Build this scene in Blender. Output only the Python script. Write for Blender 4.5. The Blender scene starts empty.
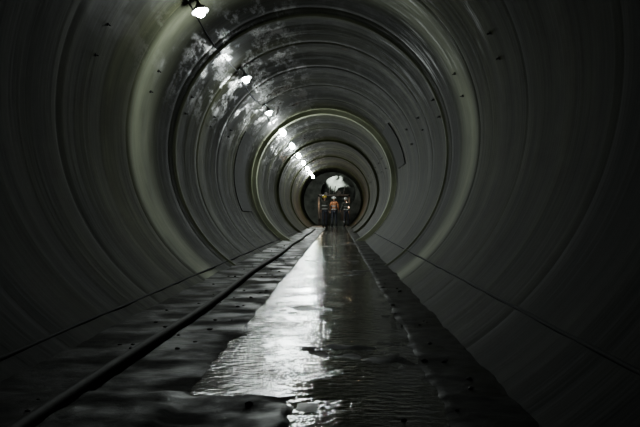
import bpy, bmesh, math, random
from mathutils import Vector, Matrix, noise
random.seed(7)
S=bpy.context.scene
R=2.0; AX=-0.4; AZ=1.66; CH=0.76; END=62.0

def link(o,parent=None):
    S.collection.objects.link(o)
    if parent: o.parent=parent
    return o
def mesh_obj(name,verts,faces,mat=None,smooth=False,parent=None):
    me=bpy.data.meshes.new(name); me.from_pydata(verts,[],faces); me.update()
    if smooth:
        for p in me.polygons:p.use_smooth=True
    o=bpy.data.objects.new(name,me)
    if mat: me.materials.append(mat)
    return link(o,parent)
def empty(name,loc=(0,0,0),rot=(0,0,0)):
    o=bpy.data.objects.new(name,None); o.location=loc; o.rotation_euler=rot; o.empty_display_size=.2
    return link(o)

# ---------- materials
def newmat(name):
    m=bpy.data.materials.new(name); m.use_nodes=True
    nt=m.node_tree; b=nt.nodes['Principled BSDF']
    return m,nt,b
def simple(name,col,rough=.6,metal=0,var=.3,scale=8):
    m,nt,b=newmat(name); N=nt.nodes.new; L=nt.links.new
    tc=N('ShaderNodeTexCoord'); n=N('ShaderNodeTexNoise'); n.inputs['Scale'].default_value=scale; n.inputs['Detail'].default_value=5
    L(tc.outputs['Object'],n.inputs['Vector'])
    r=N('ShaderNodeValToRGB'); r.color_ramp.elements[0].position=.3; r.color_ramp.elements[1].position=.7
    r.color_ramp.elements[0].color=[c*(1-var) for c in col]+[1]; r.color_ramp.elements[1].color=[min(1,c*(1+var)) for c in col]+[1]
    L(n.outputs['Fac'],r.inputs[0]); L(r.outputs[0],b.inputs['Base Color'])
    b.inputs['Roughness'].default_value=rough; b.inputs['Metallic'].default_value=metal
    bp=N('ShaderNodeBump'); bp.inputs['Strength'].default_value=.2; bp.inputs['Distance'].default_value=.01
    L(n.outputs['Fac'],bp.inputs['Height']); L(bp.outputs[0],b.inputs['Normal'])
    return m
def emis(name,col,st):
    m,nt,b=newmat(name); b.inputs['Emission Color'].default_value=(*col,1); b.inputs['Emission Strength'].default_value=st
    b.inputs['Base Color'].default_value=(*col,1); return m

def lining_mat():
    m,nt,b=newmat('wet_concrete_lining'); N=nt.nodes.new; L=nt.links.new
    tc=N('ShaderNodeTexCoord')
    def nz(sc,detail,scale=1,rough=.5):
        mp=N('ShaderNodeMapping'); mp.inputs['Scale'].default_value=sc
        L(tc.outputs['Object'],mp.inputs['Vector'])
        n=N('ShaderNodeTexNoise'); n.inputs['Scale'].default_value=scale; n.inputs['Detail'].default_value=detail; n.inputs['Roughness'].default_value=rough
        L(mp.outputs[0],n.inputs['Vector']); return n.outputs['Fac']
    def mr(x,a,b_,c,d):
        q=N('ShaderNodeMapRange'); q.inputs[1].default_value=a;q.inputs[2].default_value=b_;q.inputs[3].default_value=c;q.inputs[4].default_value=d
        L(x,q.inputs[0]); return q.outputs[0]
    def mth(op,a,b2):
        q=N('ShaderNodeMath'); q.operation=op
        for i,v in enumerate((a,b2)):
            if isinstance(v,(int,float)): q.inputs[i].default_value=v
            else: L(v,q.inputs[i])
        return q.outputs[0]
    groove=nz((.25,7,.25),3,1,.5)     # circumferential trowel rings
    fine=nz((.6,45,.6),2)
    streak=nz((4.5,.9,2.0),8,1,.7)
    blot=nz((.8,1.4,.8),5,1.0,.55)
    drip=nz((1.3,7,1.3),6,1,.65)
    sp=N('ShaderNodeSeparateXYZ'); L(tc.outputs['Object'],sp.inputs[0])
    seg=mth('FLOOR',mth('DIVIDE',sp.outputs[1],2.5),0)
    wn=N('ShaderNodeTexWhiteNoise'); wn.noise_dimensions='1D'; L(seg,wn.inputs['W'])
    ramp=N('ShaderNodeValToRGB'); e=ramp.color_ramp.elements
    e[0].position=.28; e[0].color=(.0065,.0070,.0035,1); e[1].position=.75; e[1].color=(.064,.067,.034,1)
    x=e.new(.5); x.color=(.023,.0247,.0122,1)
    mix=mth('ADD',mth('MULTIPLY',blot,.7),mth('MULTIPLY',groove,.3))
    mix=mth('ADD',mix,mr(wn.outputs['Value'],0,1,-.10,.08))
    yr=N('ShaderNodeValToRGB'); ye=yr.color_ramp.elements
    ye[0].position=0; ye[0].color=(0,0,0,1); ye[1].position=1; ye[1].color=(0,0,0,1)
    for (ya,yb_,v,soft) in ((10.5,11.1,1,.45),(12.93,13.07,1,.04),(24.72,25.25,1,.05),(25.4,28.0,.25,.1)):  # lamp-lit bands and bright arcs, painted into the lining colour by depth
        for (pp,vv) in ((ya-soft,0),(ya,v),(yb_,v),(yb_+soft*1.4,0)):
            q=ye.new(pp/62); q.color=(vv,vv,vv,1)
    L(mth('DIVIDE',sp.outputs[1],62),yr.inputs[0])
    L(mix,ramp.inputs[0])
    mc=N('ShaderNodeMix'); mc.data_type='RGBA'; mc.blend_type='MULTIPLY'
    L(ramp.outputs[0],mc.inputs['A']); mc.inputs['B'].default_value=(.6,.42,.28,1)
    L(mr(streak,.5,.68,0,.6),mc.inputs['Factor'])
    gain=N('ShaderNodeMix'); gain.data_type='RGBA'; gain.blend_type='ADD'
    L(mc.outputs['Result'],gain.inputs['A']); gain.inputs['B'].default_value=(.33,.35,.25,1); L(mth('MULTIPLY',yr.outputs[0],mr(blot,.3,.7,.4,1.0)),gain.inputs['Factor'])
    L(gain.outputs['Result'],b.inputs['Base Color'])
    # seepage: wet patches on the crown on the lamp side
    side=mth('MULTIPLY',mr(sp.outputs[0],-.5,-1.1,.05,1),mr(sp.outputs[2],2.1,2.8,.04,1))
    side=mth('MULTIPLY',side,mr(sp.outputs[1],9.5,12,.12,1))
    wet=mth('MULTIPLY',mr(streak,.50,.60,0,1),side)
    # drips running down the right haunch
    rs=mth('MULTIPLY',mr(sp.outputs[0],.45,.8,0,1),mr(sp.outputs[2],2.3,2.7,0,1))
    rs=mth('MULTIPLY',rs,mth('MULTIPLY',mr(sp.outputs[1],8,9,0,1),mr(sp.outputs[1],13,16,1,.1)))
    wet=mth('MAXIMUM',wet,mth('MULTIPLY',mth('MULTIPLY',mr(drip,.54,.64,0,1),rs),.45))
    L(mr(wet,0,1,.03,.6),b.inputs['Specular IOR Level'])
    L(mr(wet,0,1,.68,.24),b.inputs['Roughness'])
    h=mth('ADD',mth('MULTIPLY',groove,1.0),mth('ADD',mth('MULTIPLY',fine,.06),mth('MULTIPLY',blot,.4)))
    bp=N('ShaderNodeBump'); bp.inputs['Strength'].default_value=.4; bp.inputs['Distance'].default_value=.018
    L(h,bp.inputs['Height']); L(bp.outputs[0],b.inputs['Normal'])
    return m
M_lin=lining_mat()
M_dark=simple('rusty_dark_steel',(.02,.018,.015),.7,.3)
M_steel=simple('galvanised_steel',(.15,.16,.15),.5,.8)
M_rubber=simple('black_cable_rubber',(.008,.008,.006),.85)
M_pipe=simple('muddy_plastic_pipe',(.035,.034,.024),.7)
M_conc=simple('rough_concrete',(.12,.13,.11),.8,0,.6,2)
M_patch=simple('dark_hatch_and_shade',(.006,.0065,.004),.9)

def ring_strip(V,F,prof,cx,cz,n=144):
    base=len(V)
    for (y,r) in prof:
        for i in range(n):
            a=2*math.pi*i/n
            V.append((cx+r*math.cos(a),y,cz+r*math.sin(a)))
    for k in range(len(prof)-1):
        for i in range(n):
            j=(i+1)%n
            F.append((base+k*n+i,base+k*n+j,base+(k+1)*n+j,base+(k+1)*n+i))
def collar_geo(V,F,yc,w,d):
    ring_strip(V,F,[(yc-w/2-.05,R+.03),(yc-w/2,R-d)],AX,AZ)
    ring_strip(V,F,[(yc-w/2,R-d),(yc+w/2,R-d)],AX,AZ)
    ring_strip(V,F,[(yc+w/2,R-d),(yc+w/2+.03,R+.03)],AX,AZ)
V=[];F=[]
y=-5.0; k=0
deep=(25,30)
while y<END-.01:
    a,b2=y,y+2.5
    r=R
    near=a<9
    sag=random.uniform(.010,.024) if not near else .004
    ga=any(abs(a-q)<.1 for q in deep); gb=any(abs(b2-q)<.1 for q in deep)
    g0=.0006 if near else .0015
    prof=[(a,R+(.02 if ga else g0))]
    for q in range(13):
        t=q/12; prof.append((a+.005+(2.5-.010)*t, r+sag*math.sin(math.pi*t)**1.6+.005*math.sin(5*math.pi*t+k)*math.sin(math.pi*t)**2))
    prof.append((b2,R+(.02 if gb else g0)))
    ring_strip(V,F,prof,AX,AZ)
    y+=2.5; k+=1
for yc,w_,d_ in ((25,.35,.11),(13.0,.06,.02),(35,.3,.08),(45,.3,.06)): collar_geo(V,F,yc,w_,d_)
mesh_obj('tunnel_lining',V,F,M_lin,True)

def curve_obj(name,pts,rad,mat,parent=None):
    c=bpy.data.curves.new(name,'CURVE'); c.dimensions='3D'; c.bevel_depth=rad; c.bevel_resolution=3
    s=c.splines.new('POLY'); s.points.add(len(pts)-1)
    for p,q in zip(s.points,pts): p.co=(*q,1)
    c.materials.append(mat); c.use_fill_caps=True
    return link(bpy.data.objects.new(name,c),parent)
def wall_pt(ang,y,r=R): return (AX+r*math.cos(ang),y,AZ+r*math.sin(ang))
for x0 in (-1,1):
    if x0<0: dx,dz=-1.62-AX+.02,.76-.368*2+.06-AZ
    else: dx,dz=.89-AX,.76-.209*2-AZ
    ang=math.atan2(dz,dx)
    curve_obj('wall_joint_seam',[wall_pt(ang+.004*noise.noise(Vector((yy*.4,x0,0))),yy/2,R+.004) for yy in range(-8,120)],.011,M_rubber)

# ---------- muddy floor
def sst(t): t=max(0,min(1,t)); return t*t*(3-2*t)
def hfloor(x,y):
    n=noise.fractal(Vector((x*1.6,y*1.1,0)),1.0,2.0,5)
    n2=noise.fractal(Vector((x*7,y*5,3.3)),1.0,2.0,4)
    e=.03*noise.noise(Vector((0,y*.7,9)))+.012*noise.noise(Vector((0,y*5,3)))
    l=-.60+e; rr=.40+e*.6
    side=sst((l-x)/.06)+sst((x-rr)/.05)
    h=-.017+.019*n+.009*n2 + side*(.018-.015*n-.005*n2)
    bank=sst((3.78+.1*noise.noise(Vector((x*4,0,2)))-y)/.12)*sst((-.17+.03*noise.noise(Vector((0,y*6,4)))-x)/.05)
    return h+bank*(.02+.006*n2)
V=[];F=[]
ys=[]; yy=-5.0
while yy<END:
    ys.append(yy); yy+= .035 if 1.5<yy<9 else (.07 if yy<20 else .2)
ys.append(END)
nx=110; x0,x1=-1.66,.86
for yv in ys:
    for i in range(nx+1):
        x=x0+(x1-x0)*i/nx
        V.append((x,yv,hfloor(x,yv)))
for k in range(len(ys)-1):
    for i in range(nx):
        a=k*(nx+1)+i; F.append((a,a+1,a+nx+2,a+nx+1))
def mud_mat():
    m,nt,b=newmat('wet_mud_concrete'); N=nt.nodes.new; L=nt.links.new
    tc=N('ShaderNodeTexCoord'); n=N('ShaderNodeTexNoise'); n.inputs['Scale'].default_value=7; n.inputs['Detail'].default_value=8; n.inputs['Roughness'].default_value=.7
    L(tc.outputs['Object'],n.inputs['Vector'])
    r=N('ShaderNodeValToRGB'); r.color_ramp.elements[0].position=.35; r.color_ramp.elements[1].position=.7
    r.color_ramp.elements[0].color=(.007,.007,.005,1); r.color_ramp.elements[1].color=(.055,.052,.036,1)
    L(n.outputs['Fac'],r.inputs[0]); L(r.outputs[0],b.inputs['Base Color'])
    n2=N('ShaderNodeTexNoise'); n2.inputs['Scale'].default_value=2.5; n2.inputs['Detail'].default_value=4; L(tc.outputs['Object'],n2.inputs['Vector'])
    q=N('ShaderNodeMapRange'); q.inputs[1].default_value=.4;q.inputs[2].default_value=.6;q.inputs[3].default_value=.4;q.inputs[4].default_value=.9
    L(n2.outputs['Fac'],q.inputs[0]); L(q.outputs[0],b.inputs['Roughness'])
    b.inputs['Specular IOR Level'].default_value=.14
    bp=N('ShaderNodeBump'); bp.inputs['Strength'].default_value=.7; bp.inputs['Distance'].default_value=.012
    L(n.outputs['Fac'],bp.inputs['Height']); L(bp.outputs[0],b.inputs['Normal'])
    return m
M_mud=mud_mat()
mesh_obj('floor',V,F,M_mud,True)
def water_mat():
    m,nt,b=newmat('muddy_water'); N=nt.nodes.new; L=nt.links.new
    b.inputs['Base Color'].default_value=(.003,.003,.002,1); b.inputs['Roughness'].default_value=.035
    b.inputs['Specular IOR Level'].default_value=.6
    tc=N('ShaderNodeTexCoord'); mp=N('ShaderNodeMapping'); mp.inputs['Scale'].default_value=(1.2,1.5,1); L(tc.outputs['Object'],mp.inputs['Vector'])
    n=N('ShaderNodeTexNoise'); n.inputs['Scale'].default_value=12; n.inputs['Detail'].default_value=4; n.inputs['Roughness'].default_value=.5
    L(mp.outputs[0],n.inputs['Vector'])
    n2=N('ShaderNodeTexNoise'); n2.inputs['Scale'].default_value=2.2; n2.inputs['Detail'].default_value=4
    L(tc.outputs['Object'],n2.inputs['Vector'])
    q=N('ShaderNodeMapRange'); q.inputs[1].default_value=.40;q.inputs[2].default_value=.60;q.inputs[3].default_value=.22;q.inputs[4].default_value=1.0
    L(n2.outputs['Fac'],q.inputs[0])
    bp=N('ShaderNodeBump'); bp.inputs['Distance'].default_value=.015
    L(q.outputs[0],bp.inputs['Strength'])
    L(n.outputs['Fac'],bp.inputs['Height']); L(bp.outputs[0],b.inputs['Normal'])
    return m
mesh_obj('puddle_water',[(-.85,-5,-.006),(.5,-5,-.006),(.5,END,-.006),(-.85,END,-.006)],[(0,1,2,3)],water_mat())

curve_obj('drainage_pipe',[(-1.06+.02*math.sin(k*.7),-4+k,.030+.004*math.sin(k)) for k in range(0,46)],.028,M_pipe)
bm=bmesh.new()
for k in range(220):
    side=random.random()
    x=random.uniform(-1.35,-.66) if side<.5 else random.uniform(.42,.62)
    if random.random()<.25: x=random.uniform(-.6,.4)
    yv=random.uniform(3,26); s=random.uniform(.006,.018)
    r_=bmesh.ops.create_icosphere(bm,subdivisions=1,radius=s)
    z=hfloor(x,yv)
    for v in r_['verts']:
        v.co=Vector((v.co.x*random.uniform(.7,1.4)+x,v.co.y*random.uniform(.7,1.4)+yv,v.co.z*.6+z+s*.2))
me=bpy.data.meshes.new('rubble'); bm.to_mesh(me); bm.free(); me.materials.append(M_mud); link(bpy.data.objects.new('rubble',me))

def box(bm,c,s,rot=None,bev=0):
    r_=bmesh.ops.create_cube(bm,size=1)
    M=Matrix.Translation(c)@(rot.to_4x4() if rot else Matrix.Identity(4))@Matrix.Diagonal((*s,1))
    bmesh.ops.transform(bm,matrix=M,verts=r_['verts'])
    if bev:
        es=list({e for v in r_['verts'] for e in v.link_edges}); bmesh.ops.bevel(bm,geom=es,offset=bev,segments=2,affect='EDGES')
def cyl(bm,p,q,r1,r2=None,n=16):
    p=Vector(p);q=Vector(q); d=q-p; r2=r1 if r2 is None else r2
    M=Matrix.Translation((p+q)/2)@d.to_track_quat('Z','Y').to_matrix().to_4x4()
    bmesh.ops.create_cone(bm,cap_ends=True,segments=n,radius1=r1,radius2=r2,depth=d.length,matrix=M)
def fin(bm,name,mat,parent=None,smooth=False):
    me=bpy.data.meshes.new(name); bm.to_mesh(me); bm.free(); me.materials.append(mat)
    if smooth:
        for p in me.polygons: p.use_smooth=True
    return link(bpy.data.objects.new(name,me),parent)

# ---------- lamps
LX,LZ=-1.56,3.06
M_bulb=emis('lamp_glass_lit',(.90,1.0,.97),260)
M_shade=simple('enamel_shade',(.2,.21,.2),.4,.2)
d=Vector((AX-LX,0,AZ-LZ)).normalized()
down=(d*.6+Vector((0,-.25,-.8))).normalized()
for k in range(10):
    yv=10+5*k
    P=empty('tunnel_lamp',(LX,yv,LZ))
    rot=down.to_track_quat('-Z','Y').to_matrix().to_4x4()
    sc=.78
    prof=[(.02,.10),(.035,.10),(.045,.06),(.09,.03),(.125,-.03),(.13,-.035),(.12,-.032),(.085,.022),(.03,.05),(0.001,.05)]
    V=[];F=[]; n=28
    for (r,z) in prof:
        for i in range(n):
            a=2*math.pi*i/n; V.append(tuple(rot@Vector((r*sc*math.cos(a),r*sc*math.sin(a),z*sc))))
    for q in range(len(prof)-1):
        for i in range(n):
            j=(i+1)%n; F.append((q*n+i,q*n+j,(q+1)*n+j,(q+1)*n+i))
    mesh_obj('shade',V,F,M_shade,True,P)
    bm=bmesh.new(); bmesh.ops.create_uvsphere(bm,u_segments=16,v_segments=10,radius=.058 if k<3 else .085,matrix=rot@Matrix.Translation((0,0,-.025))@Matrix.Diagonal((1,1,1.2,1)))
    fin(bm,'bulb',M_bulb,P,True)
    bm=bmesh.new(); out=-d
    top=rot@Vector((0,0,.10*sc)); wp=out*(R-Vector((AX-LX,0,AZ-LZ)).length)
    cyl(bm,top-down*-.02,top-down*.04,.018); cyl(bm,top-down*.03,wp*1.0+Vector((0,0,.03)),.009); cyl(bm,wp*.93,wp*1.0,.045)
    fin(bm,'bracket',M_steel,P)
    li=bpy.data.lights.new('bulb_light','POINT'); li.shadow_soft_size=.045; li.energy=(28,8,11,56,26,30,66,90,125,170)[k]; li.color=(.93,1.0,.94)
    lo=bpy.data.objects.new('bulb_light',li); lo.location=down*.16; link(lo,P)
pts=[]
for i in range(0,10*20+1):
    yv=5+i*.25; ph=(i%20)/20
    ang=math.atan2(LZ-AZ,LX-AX)+.02+.03*math.sin(math.pi*ph)
    pts.append(wall_pt(ang,yv,R-.03-.015*math.sin(math.pi*ph)))
curve_obj('power_cable',pts,.008,M_rubber)

bm=bmesh.new()
for s in range(0,24):
    yb=s*2.5+.9
    for ang in (17,25,161,154):
        if 20<yb<24: continue
        a=math.radians(ang+random.uniform(-1.5,1.5)); p=Vector(wall_pt(a,yb,R+.01)); q=Vector(wall_pt(a,yb,R-.012))
        cyl(bm,p,q,.018,.015,12); cyl(bm,q,Vector(wall_pt(a,yb,R-.035)),.007,None,8)
fin(bm,'grout_sockets',M_dark)

def panel(name,y0,y1,a0,a1):
    V=[];F=[];n=16
    for yv in (y0,y1):
        for rr in (R+.01,R-.008):
            for i in range(n+1):
                V.append(wall_pt(math.radians(a0+(a1-a0)*i/n),yv,rr))
    m=n+1
    for i in range(n):
        F+= [(m+i,m+i+1,3*m+i+1,3*m+i),(i,i+1,m+i+1,m+i),(2*m+i,2*m+i+1,3*m+i+1,3*m+i)]
    F+=[(0,m,3*m,2*m),(n,m+n,3*m+n,2*m+n)]
    mesh_obj(name,V,F,M_patch)
panel('hatch_and_shade_panel',21,23.6,8,38)
panel('hatch_and_shade_panel',20.5,22.8,150,205)  # left: dark sheet standing in for the shaded segment before the collar

# ---------- far end
V=[];F=[];n=96
ocx,ocz,orr=AX+.42,AZ+.55,1.22
for (cx,cz,r,yv) in ((AX,AZ,R+.15,END+.52),(ocx,ocz,orr,END+.52),(ocx,ocz,orr,END+.9)):
    for i in range(n):
        a=2*math.pi*i/n; V.append((cx+r*math.cos(a),yv,cz+r*math.sin(a)))
for k in range(2):
    for i in range(n):
        j=(i+1)%n; F.append((k*n+i,k*n+j,(k+1)*n+j,(k+1)*n+i))
mesh_obj('end_bulkhead',V,F,M_conc)
EB=END+.6
bm=bmesh.new(); D=4; g=[]
for ix in range(41):
    row=[]
    for iz in range(36):
        x=-4+ix*.2; z=-3+iz*.2
        row.append(bm.verts.new((AX+x,EB+.3+D-1.4*abs(noise.fractal(Vector((x*.9,z*.9,1)),1,2,4)),AZ+z)))
    g.append(row)
for ix in range(40):
    for iz in range(35): bm.faces.new((g[ix][iz],g[ix+1][iz],g[ix+1][iz+1],g[ix][iz+1]))
fin(bm,'wall_shaft_back',M_conc,None,True)
bm=bmesh.new(); box(bm,(AX-4,EB+2.3,AZ+.5),(.2,4.4,7)); fin(bm,'wall_shaft_left',M_conc)
bm=bmesh.new(); box(bm,(AX+4,EB+2.3,AZ+.5),(.2,4.4,7)); fin(bm,'wall_shaft_right',M_conc)
bm=bmesh.new(); box(bm,(AX,EB+2.5,-.3),(8,4.0,.3)); fin(bm,'floor_shaft',M_mud)
li=bpy.data.lights.new('shaft_work_light','SPOT'); li.energy=6000; li.spot_size=math.radians(18); li.spot_blend=.5; li.shadow_soft_size=.1; li.color=(.92,1,.97)
lo=bpy.data.objects.new('shaft_work_light',li); lo.location=(AX-2.2,EB+1.2,AZ+2.8)
tgt=Vector((AX+.1,EB+4,AZ+1.5)); lo.rotation_euler=(tgt-lo.location).to_track_quat('-Z','Y').to_euler(); link(lo)

P=empty('work_gantry',(AX+.15,57,0))
bm=bmesh.new()
for sx in (-.95,.95):
    for sy in (-1.2,1.2):
        box(bm,(sx,sy,.98),(.1,.1,1.9))
    box(bm,(sx,0,1.88),(.1,2.5,.12)); box(bm,(sx,0,.35),(.08,2.5,.08))
for sy in (-1.2,0,1.2): box(bm,(0,sy,1.92),(2.0,.1,.1))
for sx in (-.95,.95):
    cyl(bm,(sx,-1.2,.4),(sx,1.2,1.85),.03)
box(bm,(-.62,.2,.75),(.5,1.2,.8),None,.04); box(bm,(.65,.5,.65),(.45,1.0,.7),None,.04)
cyl(bm,(.3,-.9,2.05),(.3,1.1,2.05),.16); cyl(bm,(-.5,-1,2.02),(-.5,1,2.02),.09)
for sx in (-.3,0,.6): cyl(bm,(sx,-1.2,2.0),(sx+.1,-1.2,2.5),.03)
fin(bm,'frame',M_dark,P)
M_warm=emis('amber_lamp',(1,.66,.42),6)
for i,(x,y_,z) in enumerate(((-.85,-1.3,1.3),(.92,-1.3,1.15),(.78,-1.3,1.45))):
    bm=bmesh.new(); cyl(bm,(x,y_,z),(x,y_-.08,z),.05,.045,12); fin(bm,'amber_light_%d'%(i+1),M_warm,P)
    li=bpy.data.lights.new('amber_glow_%d'%(i+1),'POINT'); li.energy=(26,6,10)[i]; li.color=(1,.62,.36); li.shadow_soft_size=.03
    lo=bpy.data.objects.new('amber_glow_%d'%(i+1),li); lo.location=(x,y_-.25,z); link(lo,P)

# ---------- workers
M_vest=simple('orange_hivis_cloth',(.40,.15,.06),.8); M_jack=simple('dark_work_jacket',(.05,.05,.04),.85)
M_trou=simple('navy_work_trousers',(.03,.032,.045),.85)
M_skin=simple('skin',(.38,.22,.15),.55,0,.1); M_helm=simple('yellow_hard_hat',(.6,.42,.05),.35,0,.05); M_boot=simple('rubber_boots',(.01,.01,.01),.5)
M_helmw=simple('white_hard_hat',(.6,.6,.56),.35,0,.05)
M_tape=simple('reflective_tape',(.5,.5,.48),.4)
def skin(name,verts,edges,radii,mat,parent,root=0):
    me=bpy.data.meshes.new(name); me.from_pydata(verts,edges,[]); o=bpy.data.objects.new(name,me); link(o,parent)
    me.materials.append(mat)
    md=o.modifiers.new('Skin','SKIN'); md.use_smooth_shade=True
    for i,r in enumerate(radii):
        rr=r if isinstance(r,tuple) else (r,r)
        me.skin_vertices[0].data[i].radius=rr
        me.skin_vertices[0].data[i].use_root=(i==root)
    s=o.modifiers.new('Sub','SUBSURF'); s.levels=2; s.render_levels=2
    return o
def worker(loc,yaw,stride=.18,arm=.25,lean=.0,vest=None,helm=None):
    P=empty('tunnel_worker',loc,(0,0,yaw))
    legs=[(0,0,.93),(-.09,0,.88),(-.10,-stride*.6,.50),(-.10,-stride,.09),(.09,0,.88),(.10,stride*.3,.50),(.10,stride,.09)]
    skin('trousers',legs,[(0,1),(1,2),(2,3),(0,4),(4,5),(5,6)],[(.12,.10),.095,.07,.055,.095,.07,.055],M_trou,P)
    L=-lean
    tor=[(0,0,.92),(0,L*.4,1.12),(0,L*.8,1.34),(0,L,1.45),(-.19,L,1.42),(-.24,L-.02,1.16),(-.23,L-arm,.97),(.19,L,1.42),(.25,L+.03,1.16),(.24,L+.02-arm*.5,.93)]
    skin('jacket',tor,[(0,1),(1,2),(2,3),(2,4),(4,5),(5,6),(2,7),(7,8),(8,9)],[(.15,.11),(.14,.10),(.17,.11),(.08,.07),.065,.05,.04,.065,.05,.04],vest or M_vest,P)
    bm=bmesh.new()
    for z in (1.02,1.2):
        bmesh.ops.create_cone(bm,cap_ends=False,segments=24,radius1=.165,radius2=.165,depth=.05,matrix=Matrix.Translation((0,L*.4,z))@Matrix.Diagonal((1,.72,1,1)))
    fin(bm,'reflective_bands',M_tape,P)
    hy=L-.01
    skin('neck',[(0,L,1.43),(0,hy,1.53)],[(0,1)],[.055,.052],M_skin,P)
    bm=bmesh.new()
    bmesh.ops.create_uvsphere(bm,u_segments=24,v_segments=16,radius=.1,matrix=Matrix.Translation((0,hy,1.60))@Matrix.Diagonal((.78,.95,1.15,1)))
    for v in bm.verts:
        if v.co.z<1.56: v.co.x*=.86
    cyl(bm,(0,hy-.085,1.61),(0,hy-.115,1.58),.010,.017,8)
    box(bm,(0,hy-.087,1.548),(.045,.01,.01))
    for sx in (-1,1):
        bmesh.ops.create_uvsphere(bm,u_segments=8,v_segments=6,radius=.02,matrix=Matrix.Translation((sx*.078,hy+.005,1.595))@Matrix.Diagonal((.4,.8,1.4,1)))
    fin(bm,'head',M_skin,P,True)
    bm=bmesh.new()
    for sx in (-1,1): bmesh.ops.create_uvsphere(bm,u_segments=8,v_segments=6,radius=.010,matrix=Matrix.Translation((sx*.03,hy-.086,1.61)))
    fin(bm,'eyes',M_boot,P,True)
    bm=bmesh.new()
    bmesh.ops.create_uvsphere(bm,u_segments=24,v_segments=14,radius=.125,matrix=Matrix.Translation((0,hy,1.64)))
    bmesh.ops.delete(bm,geom=[v for v in bm.verts if v.co.z<1.635],context='VERTS')
    cyl(bm,(0,hy-.02,1.635),(0,hy-.02,1.647),.15,.145,24)
    fin(bm,'hard_hat',helm or M_helm,P,True)
    for nm,(hx,hyy,hz) in (('hand_left',(-.23,L-arm,.97)),('hand_right',(.24,L+.02-arm*.5,.93))):
        vs=[(hx,hyy,hz),(hx,hyy-.01,hz-.08)]; ed=[(0,1)]; ra=[.028,.032]
        for f in range(4):
            b0=len(vs); fx=hx; fy=hyy-.03+f*.018; ln=(.065,.078,.072,.055)[f]
            vs+=[(fx,fy,hz-.10),(fx+.004,fy-.004,hz-.10-ln*.6),(fx+.012,fy-.006,hz-.10-ln)]; ed+=[(1,b0),(b0,b0+1),(b0+1,b0+2)]; ra+=[.009,.008,.007]
        b0=len(vs); vs+=[(hx,hyy-.045,hz-.05),(hx,hyy-.06,hz-.09)]; ed+=[(0,b0),(b0,b0+1)]; ra+=[.011,.009]
        skin(nm,vs,ed,ra,M_skin,P)
    bm=bmesh.new()
    for (x,yv) in ((-.10,-stride),(.10,stride)):
        cyl(bm,(x,yv,.02),(x,yv,.30),.062,.07,14)
        box(bm,(x,yv-.06,.045),(.10,.28,.09),None,.03)
    fin(bm,'boots',M_boot,P,True)
    return P
worker((-.72,48,-.01),.15,.16,.2,0,M_jack,M_helm)
worker((-.22,51.5,-.01),2.9,.1,.12,0,M_vest,M_helmw)
worker((.52,54,-.01),-.4,.08,.3,.1,M_jack,M_helmw)

w=bpy.data.worlds.new('World'); S.world=w; w.use_nodes=True
w.node_tree.nodes['Background'].inputs[0].default_value=(.5,.6,.5,1); w.node_tree.nodes['Background'].inputs[1].default_value=.0008

cam=bpy.data.cameras.new('Camera'); co=bpy.data.objects.new('Camera',cam); link(co)
cam.sensor_width=36; cam.lens=50; cam.clip_start=.02; cam.clip_end=300
co.location=(0,0,CH); co.rotation_euler=(math.radians(90),0,math.atan(18/889))
S.camera=co
